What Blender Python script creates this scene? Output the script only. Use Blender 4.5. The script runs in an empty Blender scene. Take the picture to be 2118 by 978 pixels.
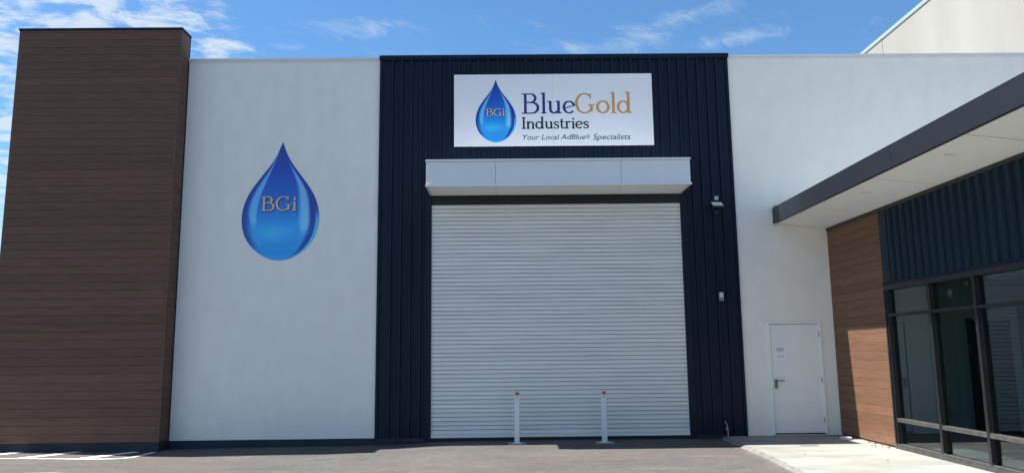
import bpy, bmesh, math, random
from mathutils import Vector, Matrix
random.seed(7)
sc = bpy.context.scene
COL = sc.collection
R = math.radians

# ---------------------------------------------------------------- camera
CAMZ = 1.57
def cam_basis(p, y, r):
    F = Vector((math.sin(y)*math.cos(p), math.cos(y)*math.cos(p), math.sin(p)))
    A = Vector((math.cos(y), -math.sin(y), 0)); U = A.cross(F)
    c, s = math.cos(r), math.sin(r)
    return c*A + s*U, -s*A + c*U, F
A_, U_, F_ = cam_basis(.150159, .010377, -.0112256)
cam = bpy.data.cameras.new('camera'); co = bpy.data.objects.new('camera', cam); COL.objects.link(co)
m = Matrix((A_, U_, -F_)).transposed().to_4x4(); m.translation = Vector((0, 0, CAMZ))
co.matrix_world = m
cam.sensor_fit = 'HORIZONTAL'; cam.sensor_width = 36; cam.lens = 36*1579.2/2118
cam.clip_start = .05; cam.clip_end = 6000
sc.camera = co

# ---------------------------------------------------------------- light and sky
SUN = Vector((-.50, .095, 1)).normalized()          # towards the sun
EL = math.asin(SUN.z); AZ = math.atan2(SUN.x, SUN.y)
sun = bpy.data.lights.new('sun', 'SUN'); sun.energy = 5.0; sun.angle = R(.53); sun.color = (1, .955, .89)
so = bpy.data.objects.new('sun', sun); COL.objects.link(so)
so.rotation_euler = (-SUN).to_track_quat('-Z', 'Y').to_euler()
so.location = (-20, 3, 40)
sc.view_settings.view_transform = 'Standard'; sc.view_settings.look = 'None'
sc.view_settings.gamma = 1; sc.view_settings.use_curve_mapping = False
sc.view_settings.exposure = 1.25
try:
    sc.cycles.use_denoising = True
    sc.cycles.max_bounces = 10; sc.cycles.transparent_max_bounces = 16
except Exception: pass

world = bpy.data.worlds.new('World'); sc.world = world; world.use_nodes = True
def world_nodes():
    nt = world.node_tree; N = nt.nodes; L = nt.links
    for n in list(N): N.remove(n)
    out = N.new('ShaderNodeOutputWorld'); bg = N.new('ShaderNodeBackground'); L.new(bg.outputs[0], out.inputs[0])
    sky = N.new('ShaderNodeTexSky'); sky.sky_type = 'NISHITA'; sky.sun_disc = False
    sky.sun_elevation = EL; sky.sun_rotation = AZ
    sky.air_density = 1.0; sky.dust_density = 0; sky.ozone_density = 6; sky.altitude = 800
    bg.inputs[1].default_value = .075
    tc = N.new('ShaderNodeTexCoord'); sep = N.new('ShaderNodeSeparateXYZ'); L.new(tc.outputs['Generated'], sep.inputs[0])
    def math_(op, a, b=None, c=None, clamp=False):
        n = N.new('ShaderNodeMath'); n.operation = op; n.use_clamp = clamp
        for i, x in enumerate((a, b, c)):
            if x is None: continue
            if isinstance(x, (int, float)): n.inputs[i].default_value = x
            else: L.new(x, n.inputs[i])
        return n.outputs[0]
    z = math_('MAXIMUM', sep.outputs[2], .06)
    u = math_('DIVIDE', sep.outputs[0], z); v = math_('DIVIDE', sep.outputs[1], z)
    def uvvec(su, sv, ang=0, off=(0, 0)):
        c, s = math.cos(ang), math.sin(ang)
        a = math_('ADD', math_('MULTIPLY', u, c*su), math_('MULTIPLY', v, s*su))
        b = math_('ADD', math_('MULTIPLY', u, -s*sv), math_('MULTIPLY', v, c*sv))
        cb = N.new('ShaderNodeCombineXYZ'); L.new(math_('ADD', a, off[0]), cb.inputs[0]); L.new(math_('ADD', b, off[1]), cb.inputs[1])
        return cb.outputs[0]
    def noise(vec, scale, detail, rough=.6, dist=0):
        n = N.new('ShaderNodeTexNoise'); n.inputs['Scale'].default_value = scale; n.inputs['Detail'].default_value = detail
        n.inputs['Roughness'].default_value = rough; n.inputs['Distortion'].default_value = dist; L.new(vec, n.inputs['Vector'])
        return n.outputs[0]
    def sstep(x, a, b):
        n = N.new('ShaderNodeMapRange'); n.interpolation_type = 'SMOOTHSTEP'
        n.inputs[1].default_value = a; n.inputs[2].default_value = b; L.new(x, n.inputs[0]); return n.outputs[0]
    def blob(cu, cv, ru, rv, ang=0):
        c, s = math.cos(ang), math.sin(ang)
        du = math_('SUBTRACT', u, cu); dv = math_('SUBTRACT', v, cv)
        a = math_('ADD', math_('MULTIPLY', du, c/ru), math_('MULTIPLY', dv, s/ru))
        b = math_('ADD', math_('MULTIPLY', du, -s/rv), math_('MULTIPLY', dv, c/rv))
        d = math_('SQRT', math_('ADD', math_('MULTIPLY', a, a), math_('MULTIPLY', b, b)))
        return math_('SUBTRACT', 1.0, d, clamp=True)
    big = noise(uvvec(1, 1, .3, (3.1, 1.7)), 1.6, 3)
    # the bank of mottled cloud on the left
    puff = noise(uvvec(1.0, 1.05, -.12, (5.2, .4)), 6.2, 8, .60, .35)
    lm = sstep(math_('ADD', u, math_('MULTIPLY', math_('SUBTRACT', big, .5), .35)), -.64, -.88)
    c1 = sstep(math_('ADD', puff, math_('MULTIPLY', math_('SUBTRACT', lm, 1.0), .45)), .40, .60)
    # thin wisps
    wisp = noise(uvvec(1.0, 1.9, .75, (1.0, 7.3)), 4.6, 8, .68, .9)
    blobs = None
    for b_ in ((-.45, 2.26, .26, .12, .1), (-.70, 2.40, .10, .06, 0), (.40, 2.40, .30, .20, -.9), (.52, 2.22, .32, .10, -.7), (.24, 2.43, .18, .12, 0), (.75, 2.36, .26, .10, -.5)):
        o = blob(*b_); blobs = o if blobs is None else math_('MAXIMUM', blobs, o)
    c2 = math_('MULTIPLY', sstep(math_('ADD', wisp, math_('MULTIPLY', blobs, .34)), .56, 1.05), .44)
    # scattered cloud out of view, added to lift and whiten light on the front
    far = sstep(math_('ADD', noise(uvvec(1, 1.3, .4, (9, 2)), 2.2, 7, .6), math_('MULTIPLY', big, .3)), .62, .84)
    far = math_('MULTIPLY', far, sstep(v, 1.2, .2))
    cl = math_('MAXIMUM', math_('MAXIMUM', math_('MULTIPLY', c1, .80), c2), math_('MULTIPLY', far, .75))
    cl = math_('MULTIPLY', cl, sstep(sep.outputs[2], .0, .1))
    mix = N.new('ShaderNodeMix'); mix.data_type = 'RGBA'
    L.new(cl, mix.inputs['Factor']); 
    tint = N.new('ShaderNodeVectorMath'); tint.operation = 'MULTIPLY'; tint.inputs[1].default_value = (.78, 1.0, 1.03); L.new(sky.outputs[0], tint.inputs[0])
    L.new(tint.outputs[0], mix.inputs['A'])
    mix.inputs['B'].default_value = (CLOUD[0], CLOUD[1], CLOUD[2], 1)
    L.new(mix.outputs['Result'], bg.inputs[0])
CLOUD = (4.3, 4.85, 5.2)
world_nodes()

# ---------------------------------------------------------------- materials
def mat(name, rgb, rough=.6, metal=0, spec=.5, var=0, vscale=(3, 3, 3), bump=0, bscale=60, rnd=0, var2=None, detail=4, coat=0):
    """flat procedural paint with noise variation in value, optional bump and a per object random shift"""
    M = bpy.data.materials.new(name); M.use_nodes = True
    nt = M.node_tree; N = nt.nodes; L = nt.links; P = N['Principled BSDF']
    P.inputs['Base Color'].default_value = (*rgb, 1); P.inputs['Roughness'].default_value = rough
    P.inputs['Metallic'].default_value = metal; P.inputs['Specular IOR Level'].default_value = spec
    g = N.new('ShaderNodeNewGeometry')
    if var or rnd:
        mp = N.new('ShaderNodeVectorMath'); mp.operation = 'MULTIPLY'; mp.inputs[1].default_value = vscale; L.new(g.outputs['Position'], mp.inputs[0])
        vec = mp.outputs[0]
        fac = None
        if rnd:
            oi = N.new('ShaderNodeObjectInfo')
            ad = N.new('ShaderNodeVectorMath'); ad.operation = 'ADD'
            sc_ = N.new('ShaderNodeMath'); sc_.operation = 'MULTIPLY'; sc_.inputs[1].default_value = 37.0; L.new(oi.outputs['Random'], sc_.inputs[0])
            L.new(vec, ad.inputs[0]); L.new(sc_.outputs[0], ad.inputs[1]); vec = ad.outputs[0]
        n = N.new('ShaderNodeTexNoise'); n.inputs['Scale'].default_value = 1; n.inputs['Detail'].default_value = detail; L.new(vec, n.inputs['Vector'])
        mr = N.new('ShaderNodeMapRange'); mr.inputs[1].default_value = .3; mr.inputs[2].default_value = .7
        mr.inputs[3].default_value = 1-var; mr.inputs[4].default_value = 1+var; L.new(n.outputs[0], mr.inputs[0]); val = mr.outputs[0]
        if rnd:
            rr = N.new('ShaderNodeMapRange'); rr.inputs[3].default_value = 1-rnd; rr.inputs[4].default_value = 1+rnd; L.new(oi.outputs['Random'], rr.inputs[0])
            mm = N.new('ShaderNodeMath'); mm.operation = 'MULTIPLY'; L.new(val, mm.inputs[0]); L.new(rr.outputs[0], mm.inputs[1]); val = mm.outputs[0]
        base = N.new('ShaderNodeMix'); base.data_type = 'RGBA'; base.inputs['Factor'].default_value = 0
        base.inputs['A'].default_value = (*rgb, 1); base.inputs['B'].default_value = (*(var2 or rgb), 1)
        if var2:
            n2 = N.new('ShaderNodeTexNoise'); n2.inputs['Scale'].default_value = .45; n2.inputs['Detail'].default_value = 3; L.new(vec, n2.inputs['Vector'])
            m2 = N.new('ShaderNodeMapRange'); m2.inputs[1].default_value = .36; m2.inputs[2].default_value = .64; L.new(n2.outputs[0], m2.inputs[0]); L.new(m2.outputs[0], base.inputs['Factor'])
        mul = N.new('ShaderNodeVectorMath'); mul.operation = 'SCALE'; L.new(base.outputs['Result'], mul.inputs[0]); L.new(val, mul.inputs['Scale'])
        L.new(mul.outputs[0], P.inputs['Base Color'])
    if bump:
        nb = N.new('ShaderNodeTexNoise'); nb.inputs['Scale'].default_value = bscale; nb.inputs['Detail'].default_value = 4; L.new(g.outputs['Position'], nb.inputs['Vector'])
        b = N.new('ShaderNodeBump'); b.inputs['Strength'].default_value = bump; b.inputs['Distance'].default_value = .01
        L.new(nb.outputs[0], b.inputs['Height']); L.new(b.outputs[0], P.inputs['Normal'])
    return M
NAVY = (.0045, .0108, .027)
M = dict(
    white=mat('white_render', (.80, .78, .735), .85, var=.03, vscale=(3.5, 3.5, 2.2), bump=.5, bscale=30, spec=.2, detail=10),
    whitemetal=mat('white_metal', (.68, .69, .69), .45, var=.02),
    precast=mat('cream_precast', (.30, .294, .265), .8, var=.06, vscale=(.9, .9, .16), bump=.12, bscale=20, spec=.2, var2=(.32, .316, .292)),
    capwhite=mat('pale_capping', (.30, .38, .44), .4),
    navy=mat('navy_steel', NAVY, .5, var=.10, vscale=(2, 2, .6), spec=.22),
    wingnavy=mat('blue_wing_steel', (.0045, .0185, .034), .46, var=.10, vscale=(2, 2, .6), spec=.26),
    darknavy=mat('dark_navy_steel', (.010, .014, .024), .5, spec=.4, var=.1),
    black=mat('black_aluminium', (.012, .013, .016), .38, spec=.5, var=.15, vscale=(6, 6, 6)),
    plinth=mat('navy_plinth_paint', (.010, .017, .034), .7, var=.25, vscale=(2, 2, 9), bump=.3, bscale=30),
    roller=mat('grey_roller_steel', (.78, .775, .76), .42, var=.06, vscale=(.7, 1, 3), rnd=.03, spec=.4),
    canopy=mat('pale_canopy_panel', (.72, .73, .74), .5, var=.02),
    soffit=mat('pale_soffit_sheet', (.86, .88, .87), .7, var=.015, spec=.3),
    fascia=mat('charcoal_fascia', (.011, .014, .021), .42, var=.2, vscale=(.4, .9, .15), spec=.5),
    timberd=mat('dark_timber_cladding', (.134, .069, .048), .62, var=.20, vscale=(2.2, 2.2, 46), rnd=.09, var2=(.122, .070, .050), spec=.25, bump=.2, bscale=90, detail=6),
    timberw=mat('warm_timber_cladding', (.166, .088, .055), .6, var=.17, vscale=(2.2, 2.2, 46), rnd=.10, var2=(.188, .096, .056), spec=.25, bump=.2, bscale=90, detail=6),
    concrete=mat('pale_concrete', (.29, .292, .266), .9, var=.17, vscale=(1.3, 2.6, 1), bump=.35, bscale=45, spec=.2, detail=8, var2=(.25, .25, .228)),
    kerb=mat('kerb_concrete', (.175, .175, .17), .9, var=.2, vscale=(6, 6, 6), bump=.4, bscale=40, spec=.2),
    paint=mat('road_paint', (.72, .72, .70), .7, var=.16, vscale=(5, 5, 5), bump=.3, bscale=120, detail=8),
    bollard=mat('white_powder_coat', (.66, .69, .74), .4),
    galv=mat('galvanised_steel', (.36, .38, .40), .45, metal=.6, var=.15, vscale=(25, 25, 25)),
    red=mat('red_sticker', (.42, .02, .025), .4), orange=mat('orange_print', (.75, .28, .12), .5), wsticker=mat('white_sticker', (.75, .75, .75), .4), ink=mat('black_ink', (.01, .01, .012), .5),
    signwhite=mat('white_sign_board', (.80, .80, .83), .35, var=.01),
    blueink=mat('blue_ink', (.012, .022, .20), .4), goldink=mat('gold_ink', (.62, .30, .075), .4), navyink=mat('navy_ink', (.010, .013, .045), .4), greyink=mat('slate_ink', (.035, .055, .10), .4),
    beige=mat('gold_letter_print', (.70, .49, .33), .45), brown=mat('brown_print', (.025, .02, .02), .5),
    door=mat('white_door_paint', (.79, .80, .79), .4, var=.012), doorframe=mat('white_frame_paint', (.83, .835, .82), .4),
    steel=mat('brushed_steel', (.20, .21, .22), .35, metal=.7), paper=mat('white_paper', (.82, .83, .86), .8), print=mat('grey_print', (.12, .14, .22), .7),
    diffuser=mat('pale_diffuser', (.78, .78, .70), .35), jbox=mat('pale_grey_plastic', (.55, .56, .60), .4), gbox=mat('grey_plastic', (.33, .35, .37), .4), dgrey=mat('dark_grey_plastic', (.10, .11, .11), .5),
    roof=mat('roof_steel', (.35, .36, .36), .5), carpet=mat('grey_floor_tile', (.22, .22, .215), .6), dusty=mat('dusty_aluminium', (.062, .060, .058), .6, var=.25, vscale=(9, 9, 9)), plaster=mat('plasterboard', (.74, .75, .73), .85), ceil=mat('ceiling_board', (.6, .6, .58), .9),
    leaf=mat('dry_leaf', (.30, .20, .10), .9, rnd=.3), grit=mat('grit', (.27, .235, .185), .9, rnd=.4), rubber=mat('black_rubber', (.012, .012, .013), .8), white_plastic=mat('white_plastic', (.78, .78, .76), .35), web=mat('dust_fluff', (.22, .21, .19), .95),
)

def asphalt_mat():
    A = bpy.data.materials.new('dusty_asphalt'); A.use_nodes = True
    nt = A.node_tree; N = nt.nodes; L = nt.links; P = N['Principled BSDF']; P.inputs['Roughness'].default_value = .93; P.inputs['Specular IOR Level'].default_value = .15
    g = N.new('ShaderNodeNewGeometry')
    def vm(scale, src=None):
        n = N.new('ShaderNodeVectorMath'); n.operation = 'MULTIPLY'; n.inputs[1].default_value = scale; L.new(src or g.outputs['Position'], n.inputs[0]); return n.outputs[0]
    def noise(vec, s, d, r=.6, dist=0):
        n = N.new('ShaderNodeTexNoise'); n.inputs['Scale'].default_value = s; n.inputs['Detail'].default_value = d; n.inputs['Roughness'].default_value = r; n.inputs['Distortion'].default_value = dist
        L.new(vec, n.inputs['Vector']); return n.outputs[0]
    def ramp(x, a, b, lo, hi):
        n = N.new('ShaderNodeMapRange'); n.inputs[1].default_value = a; n.inputs[2].default_value = b; n.inputs[3].default_value = lo; n.inputs[4].default_value = hi; L.new(x, n.inputs[0]); return n.outputs[0]
    def mixc(f, a, b):
        n = N.new('ShaderNodeMix'); n.data_type = 'RGBA'; L.new(f, n.inputs['Factor'])
        for k, x in (('A', a), ('B', b)):
            if isinstance(x, tuple): n.inputs[k].default_value = (*x, 1)
            else: L.new(x, n.inputs[k])
        return n.outputs['Result']
    big = noise(vm((.45, .7, 1)), 1, 5, .55, .6)
    c = mixc(ramp(big, .35, .65, 0, 1), (.108, .100, .094), (.084, .081, .079))
    pink = noise(vm((.22, .5, 1)), 1.3, 4, .5)
    c = mixc(ramp(pink, .5, .68, 0, .8), c, (.112, .092, .083))
    streak = noise(vm((.35, 1.9, 1)), 1.2, 6, .6, 1.6)          # swept tyre dust
    c = mixc(ramp(streak, .56, .70, 0, .75), c, (.145, .127, .104))
    dark = noise(vm((.5, 1.4, 1)), 1.7, 5, .6, 1.2)
    c = mixc(ramp(dark, .56, .70, 0, .6), c, (.066, .064, .062))
    vo = N.new('ShaderNodeTexVoronoi'); vo.inputs['Scale'].default_value = 70; L.new(g.outputs['Position'], vo.inputs['Vector'])
    fine = noise(g.outputs['Position'], 90, 3)
    mid = noise(vm((1, 1.6, 1)), 7, 6, .7); fm = N.new('ShaderNodeMath'); fm.operation = 'MULTIPLY'
    L.new(ramp(fine, .3, .7, .74, 1.26), fm.inputs[0]); L.new(ramp(mid, .32, .68, .83, 1.17), fm.inputs[1]); mot = fm.outputs[0]
    sp = N.new('ShaderNodeVectorMath'); sp.operation = 'SCALE'; L.new(c, sp.inputs[0]); L.new(mot, sp.inputs['Scale'])
    L.new(sp.outputs[0], P.inputs['Base Color'])
    b = N.new('ShaderNodeBump'); b.inputs['Strength'].default_value = .5; b.inputs['Distance'].default_value = .006; L.new(vo.outputs['Distance'], b.inputs['Height']); L.new(b.outputs[0], P.inputs['Normal'])
    return A
M['asphalt'] = asphalt_mat()
def glass_mat():
    G = bpy.data.materials.new('tinted_glass'); G.use_nodes = True
    nt = G.node_tree; N = nt.nodes; L = nt.links
    for n in list(N): N.remove(n)
    o = N.new('ShaderNodeOutputMaterial'); mx = N.new('ShaderNodeMixShader'); t = N.new('ShaderNodeBsdfTransparent'); gl = N.new('ShaderNodeBsdfGlossy'); lw = N.new('ShaderNodeLayerWeight'); pw = N.new('ShaderNodeMath'); pw.operation = 'POWER'; pw.inputs[1].default_value = 5; fr = N.new('ShaderNodeMapRange')
    t.inputs[0].default_value = (.60, .665, .675, 1); gl.inputs['Roughness'].default_value = .0; gl.inputs[0].default_value = (.9, .95, 1, 1); L.new(lw.outputs['Facing'], pw.inputs[0]); L.new(pw.outputs[0], fr.inputs[0]); fr.inputs[3].default_value = .06; fr.inputs[4].default_value = 1.0
    L.new(fr.outputs[0], mx.inputs[0]); L.new(t.outputs[0], mx.inputs[1]); L.new(gl.outputs[0], mx.inputs[2]); L.new(mx.outputs[0], o.inputs[0])
    return G
M['glass'] = glass_mat()
def print_mat():
    V = bpy.data.materials.new('droplet_print'); V.use_nodes = True
    N = V.node_tree.nodes; P = N['Principled BSDF']; P.inputs['Roughness'].default_value = .35
    a = N.new('ShaderNodeVertexColor'); a.layer_name = 'print'; V.node_tree.links.new(a.outputs[0], P.inputs['Base Color'])
    return V
M['drop'] = print_mat()

# ---------------------------------------------------------------- helpers
class MB:
    def __init__(s): s.v = []; s.f = []
    def poly(s, pts): i = len(s.v); s.v += [tuple(p) for p in pts]; s.f.append(tuple(range(i, i+len(pts)))); return s
    def box(s, x0, x1, y0, y1, z0, z1):
        i = len(s.v)
        s.v += [(x, y, z) for z in (z0, z1) for y in (y0, y1) for x in (x0, x1)]
        s.f += [tuple(i+k for k in f) for f in ((0, 2, 3, 1), (4, 5, 7, 6), (0, 1, 5, 4), (2, 6, 7, 3), (0, 4, 6, 2), (1, 3, 7, 5))]; return s
    def prism(s, prof, axis, a, b):
        """extrude a closed 2-D profile along an axis ('x','y','z') from a to b"""
        def P(p, t): return {'x': (t, p[0], p[1]), 'y': (p[0], t, p[1]), 'z': (p[0], p[1], t)}[axis]
        i = len(s.v); n = len(prof)
        s.v += [P(p, a) for p in prof] + [P(p, b) for p in prof]
        s.f += [(i+k, i+(k+1) % n, i+n+(k+1) % n, i+n+k) for k in range(n)]
        s.f += [tuple(i+k for k in range(n))[::-1], tuple(i+n+k for k in range(n))]; return s
    def tube(s, pts, r, n=8):
        pts = [Vector(p) for p in pts]; i = len(s.v)
        for k, p in enumerate(pts):
            d = (pts[min(k+1, len(pts)-1)]-pts[max(k-1, 0)]).normalized()
            a = d.orthogonal().normalized(); b = d.cross(a)
            if k and abs(a.dot(pa)) < .99:
                a = (pa-d*pa.dot(d)).normalized(); b = d.cross(a)
            pa = a; rr = r[k] if isinstance(r, (list, tuple)) else r
            s.v += [tuple(p+rr*(math.cos(t)*a+math.sin(t)*b)) for t in [2*math.pi*q/n for q in range(n)]]
        for k in range(len(pts)-1):
            for q in range(n): s.f.append((i+k*n+q, i+k*n+(q+1) % n, i+(k+1)*n+(q+1) % n, i+(k+1)*n+q))
        s.f.append(tuple(i+q for q in range(n))[::-1]); s.f.append(tuple(i+(len(pts)-1)*n+q for q in range(n))); return s
    def build(s, name, m, parent=None, bevel=0, smooth=False, origin=None):
        me = bpy.data.meshes.new(name); v = s.v
        if origin is not None: v = [(p[0]-origin[0], p[1]-origin[1], p[2]-origin[2]) for p in v]
        me.from_pydata(v, [], s.f); me.update()
        bm = bmesh.new(); bm.from_mesh(me); bmesh.ops.recalc_face_normals(bm, faces=bm.faces)
        if bevel: bmesh.ops.bevel(bm, geom=list(bm.edges), offset=bevel, segments=1, affect='EDGES', clamp_overlap=True)
        bm.to_mesh(me); bm.free()
        if smooth:
            for p in me.polygons: p.use_smooth = True
        me.materials.append(M[m] if isinstance(m, str) else m)
        o = bpy.data.objects.new(name, me); COL.objects.link(o)
        if origin is not None: o.location = origin
        adopt(o, parent); return o
ORG = {}
def adopt(o, parent):
    if parent is None: return
    o.parent = parent; o.matrix_parent_inverse = Matrix.Translation(-ORG.get(parent.name, Vector((0, 0, 0))))
def thing(name, label, cat, loc, group=None):
    o = bpy.data.objects.new(name, None); COL.objects.link(o); o.location = loc; o.empty_display_size = .2
    ORG[o.name] = Vector(loc); o['label'] = label; o['category'] = cat
    if group: o['group'] = group
    return o
def tag(o, label, cat, group=None):
    o['label'] = label; o['category'] = cat
    if group: o['group'] = group
    return o
def copy_at(src, parent, loc):
    c = src.copy(); COL.objects.link(c); c.location = loc
    c.parent = src.parent if parent is None else parent; c.matrix_parent_inverse = src.matrix_parent_inverse.copy(); return c
def subchild(o, parent):     # a sub-part: parent is a part whose own matrix is known
    o.parent = parent; bpy.context.view_layer.update(); o.matrix_parent_inverse = parent.matrix_world.inverted(); return o
def part(mb, name, m, root, **k): return mb.build(name, m, root, **k)
def sub(mb, name, m, p, **k):
    o = mb.build(name, m, None, **k); return subchild(o, p)

# ---------------------------------------------------------------- the setting
D = 14.6                       # plane of the shopfront
XW = 6.265                     # plane of the office wing
GX = [(-1e5, -.09), (-12, -.09), (-9.3, -.10), (-6, -.125), (-3.2, -.115), (-2.3, -.095), (-1.0, -.05), (1, -.047), (3, -.057), (4.2, -.06), (1e5, -.06)]
def gz(x):
    for (a, za), (b, zb) in zip(GX, GX[1:]):
        if x <= b:
            t = (x-a)/(b-a); t = t*t*(3-2*t); return za+(zb-za)*t
def ground():
    xs = [-2500, -600, -150, -50, -25, -18]+[-14+.25*i for i in range(89)]+[10, 14, 25, 60, 150, 600, 2500]
    ys = [-2500, -600, -150, -60, -25, -10, -4, 0, 3, 6, 8, 9, 10, 11, 12, 12.5, 13, 13.5, 14, 14.4, 15, 20, 40, 100, 300, 900, 2500]
    b = MB()
    for y in ys:
        for x in xs:
            rip = .006*math.sin(x*1.3+y*.7)*math.sin(y*1.1-.4*x) if -14 < x < 8 and 8 < y < 15 else 0
            b.v.append((x, y, gz(x)+rip))
    n = len(xs)
    for j in range(len(ys)-1):
        for i in range(n-1): b.f.append((j*n+i, j*n+i+1, (j+1)*n+i+1, (j+1)*n+i))
    o = b.build('asphalt_ground', 'asphalt', smooth=True); o['kind'] = 'structure'; return o
def gh(x, y): return gz(x)+(.006*math.sin(x*1.3+y*.7)*math.sin(y*1.1-.4*x) if -14 < x < 8 and 8 < y < 15 else 0)
ground()
def paint_strip(pts, w, name, label, group=None, w1=None):
    """a painted line following the tarmac: centre line pts, width w"""
    P = []
    for (a, b) in zip(pts, pts[1:]):
        n = max(2, int((Vector(b)-Vector(a)).length/.08))
        P += [Vector(a).lerp(Vector(b), i/n) for i in range(n)]
    P.append(Vector(pts[-1])); mb = MB(); rows = []
    for k, p in enumerate(P):
        d = (P[min(k+1, len(P)-1)]-P[max(k-1, 0)]).normalized(); nrm = Vector((-d.y, d.x)); row = []
        for t in (-.5, -.17, .17, .5):
            q = p+nrm*(w*t+random.uniform(-.006, .006)); row.append(len(mb.v)); mb.v.append((q.x, q.y, gh(q.x, q.y)+.006))
        rows.append(row)
    for a, b in zip(rows, rows[1:]):
        for i in range(3): mb.f.append((a[i], a[i+1], b[i+1], b[i]))
    o = mb.build(name, 'paint'); o['kind'] = 'structure'; o['label'] = label; return o
paint_strip([(-11.4, 13.34), (-8.7, 13.30), (-7.4, 13.26), (-6.9, 13.25), (-6.62, 13.28), (-6.45, 13.37), (-6.36, 13.52), (-6.32, 13.75), (-6.30, 14.15)], .085, 'painted_line', 'white painted border line that curves in to the pillar corner')
for i, x in enumerate((-10.2, -9.18, -8.16, -7.14)):
    paint_strip([(x, 13.32), (x+.5, 14.19)], .19, 'painted_stripe', 'white painted hatch stripe in front of the timber pillar')
paint_strip([(-7.6, 11.55), (-7.1, 11.72), (-6.7, 11.74), (-6.2, 11.62)], .035, 'faded_paint_mark', 'faint curved pale mark on the asphalt')

def footpath():
    b = MB()
    lx = lambda y: 3.965+(y-10.06)*.0405+(.02*math.sin(y*1.7))
    ys = [3+.3*i for i in range(39)]+[D-.004]
    prof = lambda y: [(lx(y)-.06, -.018), (XW+.12, -.018)]
    n = 2
    for y in ys:
        for p in prof(y): b.v.append((p[0], y, p[1]))
    for j in range(len(ys)-1):
        for i in range(n-1): b.f.append((j*n+i, j*n+i+1, (j+1)*n+i+1, (j+1)*n+i))
    b.poly([(lx(3), ys[0], -.018), (XW+.12, ys[0], -.018), (XW+.12, ys[0], -.2), (lx(3), ys[0], -.2)])
    o = b.build('footpath', 'concrete'); o['kind'] = 'structure'; o['label'] = 'pale concrete footpath with sloped edge beside the office wing'
    b = MB(); n = 5
    prof = lambda y: [(lx(y)-.16, gz(4)-.03), (lx(y)-.13, gz(4)+.008), (lx(y)-.10, -.034), (lx(y)-.075, -.021), (lx(y)-.06, -.0179)]
    for y in ys:
        for p in prof(y): b.v.append((p[0]+.006*math.sin(y*9+p[0]*30), y, p[1]))
    for j in range(len(ys)-1):
        for i in range(n-1): b.f.append((j*n+i, j*n+i+1, (j+1)*n+i+1, (j+1)*n+i))
    o = b.build('kerb', 'kerb'); o['kind'] = 'structure'; o['label'] = 'sloped concrete edge of the footpath'
footpath()
def litter():
    b = MB()
    for k in range(650):
        y = random.uniform(8.5, 13.2); x = 3.965+(y-10.06)*.0405-.13-abs(random.gauss(0, .075)); s = random.uniform(.004, .011); z = gh(x, y)
        a = random.uniform(0, 6.28); c, t = math.cos(a)*s, math.sin(a)*s
        i = len(b.v); b.v += [(x+c, y+t, z), (x-t, y+c, z), (x-c, y-t, z), (x+t, y-c, z), (x+s*.2, y, z+s*.9)]
        b.f += [(i, i+1, i+4), (i+1, i+2, i+4), (i+2, i+3, i+4), (i+3, i, i+4)]
    for k in range(34):
        y = random.uniform(9, 13.2); x = random.uniform(-8, 3.8); s = random.uniform(.006, .015); z = gh(x, y); a = random.uniform(0, 6.28); c, t = math.cos(a)*s, math.sin(a)*s
        i = len(b.v); b.v += [(x+c, y+t, z), (x-t, y+c, z), (x-c, y-t, z), (x+t, y-c, z), (x+s*.2, y, z+s*.9)]
        b.f += [(i, i+1, i+4), (i+1, i+2, i+4), (i+2, i+3, i+4), (i+3, i, i+4)]
    o = b.build('loose_gravel', 'grit'); o['kind'] = 'stuff'; o['label'] = 'loose gravel scattered along the kerb and over the asphalt'
    b = MB()
    spots = [(6.21, random.uniform(12.6, 13.6)) for _ in range(16)]+[(random.uniform(6.0, 6.22), random.uniform(12.5, 12.95)) for _ in range(9)]+[(random.uniform(4.4, 5.6), random.uniform(11, 13)) for _ in range(5)]+[(random.uniform(5.9, 6.2), random.uniform(13.7, 14.5)) for _ in range(8)]
    for x, y in spots:
        s = random.uniform(.012, .035); a = random.uniform(0, 6.28); c, t = math.cos(a)*s, math.sin(a)*s; z = -.0155
        i = len(b.v); b.v += [(x+c, y+t, z), (x-t*.4, y+c*.4, z+s*.5), (x-c, y-t, z), (x+t*.4, y-c*.4, z+s*.2)]; b.f += [(i, i+1, i+2), (i, i+2, i+3)]
    o = b.build('dry_leaves', 'leaf'); o['kind'] = 'stuff'; o['label'] = 'dry leaf scraps along the foot of the timber wall'
litter()

# ---------------------------------------------------------------- lettering (own serif letterforms made of strokes)
def arc(cx, cy, rx, ry, a0, a1, thick, thin, n=22):
    out = []
    for k in range(n+1):
        a = R(a0+(a1-a0)*k/n); c = abs(math.cos(a)); out.append((cx+rx*math.cos(a), cy+ry*math.sin(a), thin+(thick-thin)*c**1.4))
    return out
def ln(x0, y0, x1, y1, w, w1=None): return [(x0, y0, w), (x1, y1, w if w1 is None else w1)]
def smooth_pts(pts, n=5):
    P = []
    for i in range(len(pts)-1):
        p0, p1, p2, p3 = pts[max(i-1, 0)], pts[i], pts[i+1], pts[min(i+2, len(pts)-1)]
        for k in range(n):
            t = k/n; P.append(tuple(.5*(2*b+(c-a)*t+(2*a-5*b+4*c-d)*t*t+(3*b-a-3*c+d)*t**3) for a, b, c, d in zip(p0, p1, p2, p3)))
    return P+[pts[-1]]
T, t_ = .135, .062
SF = .055
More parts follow.
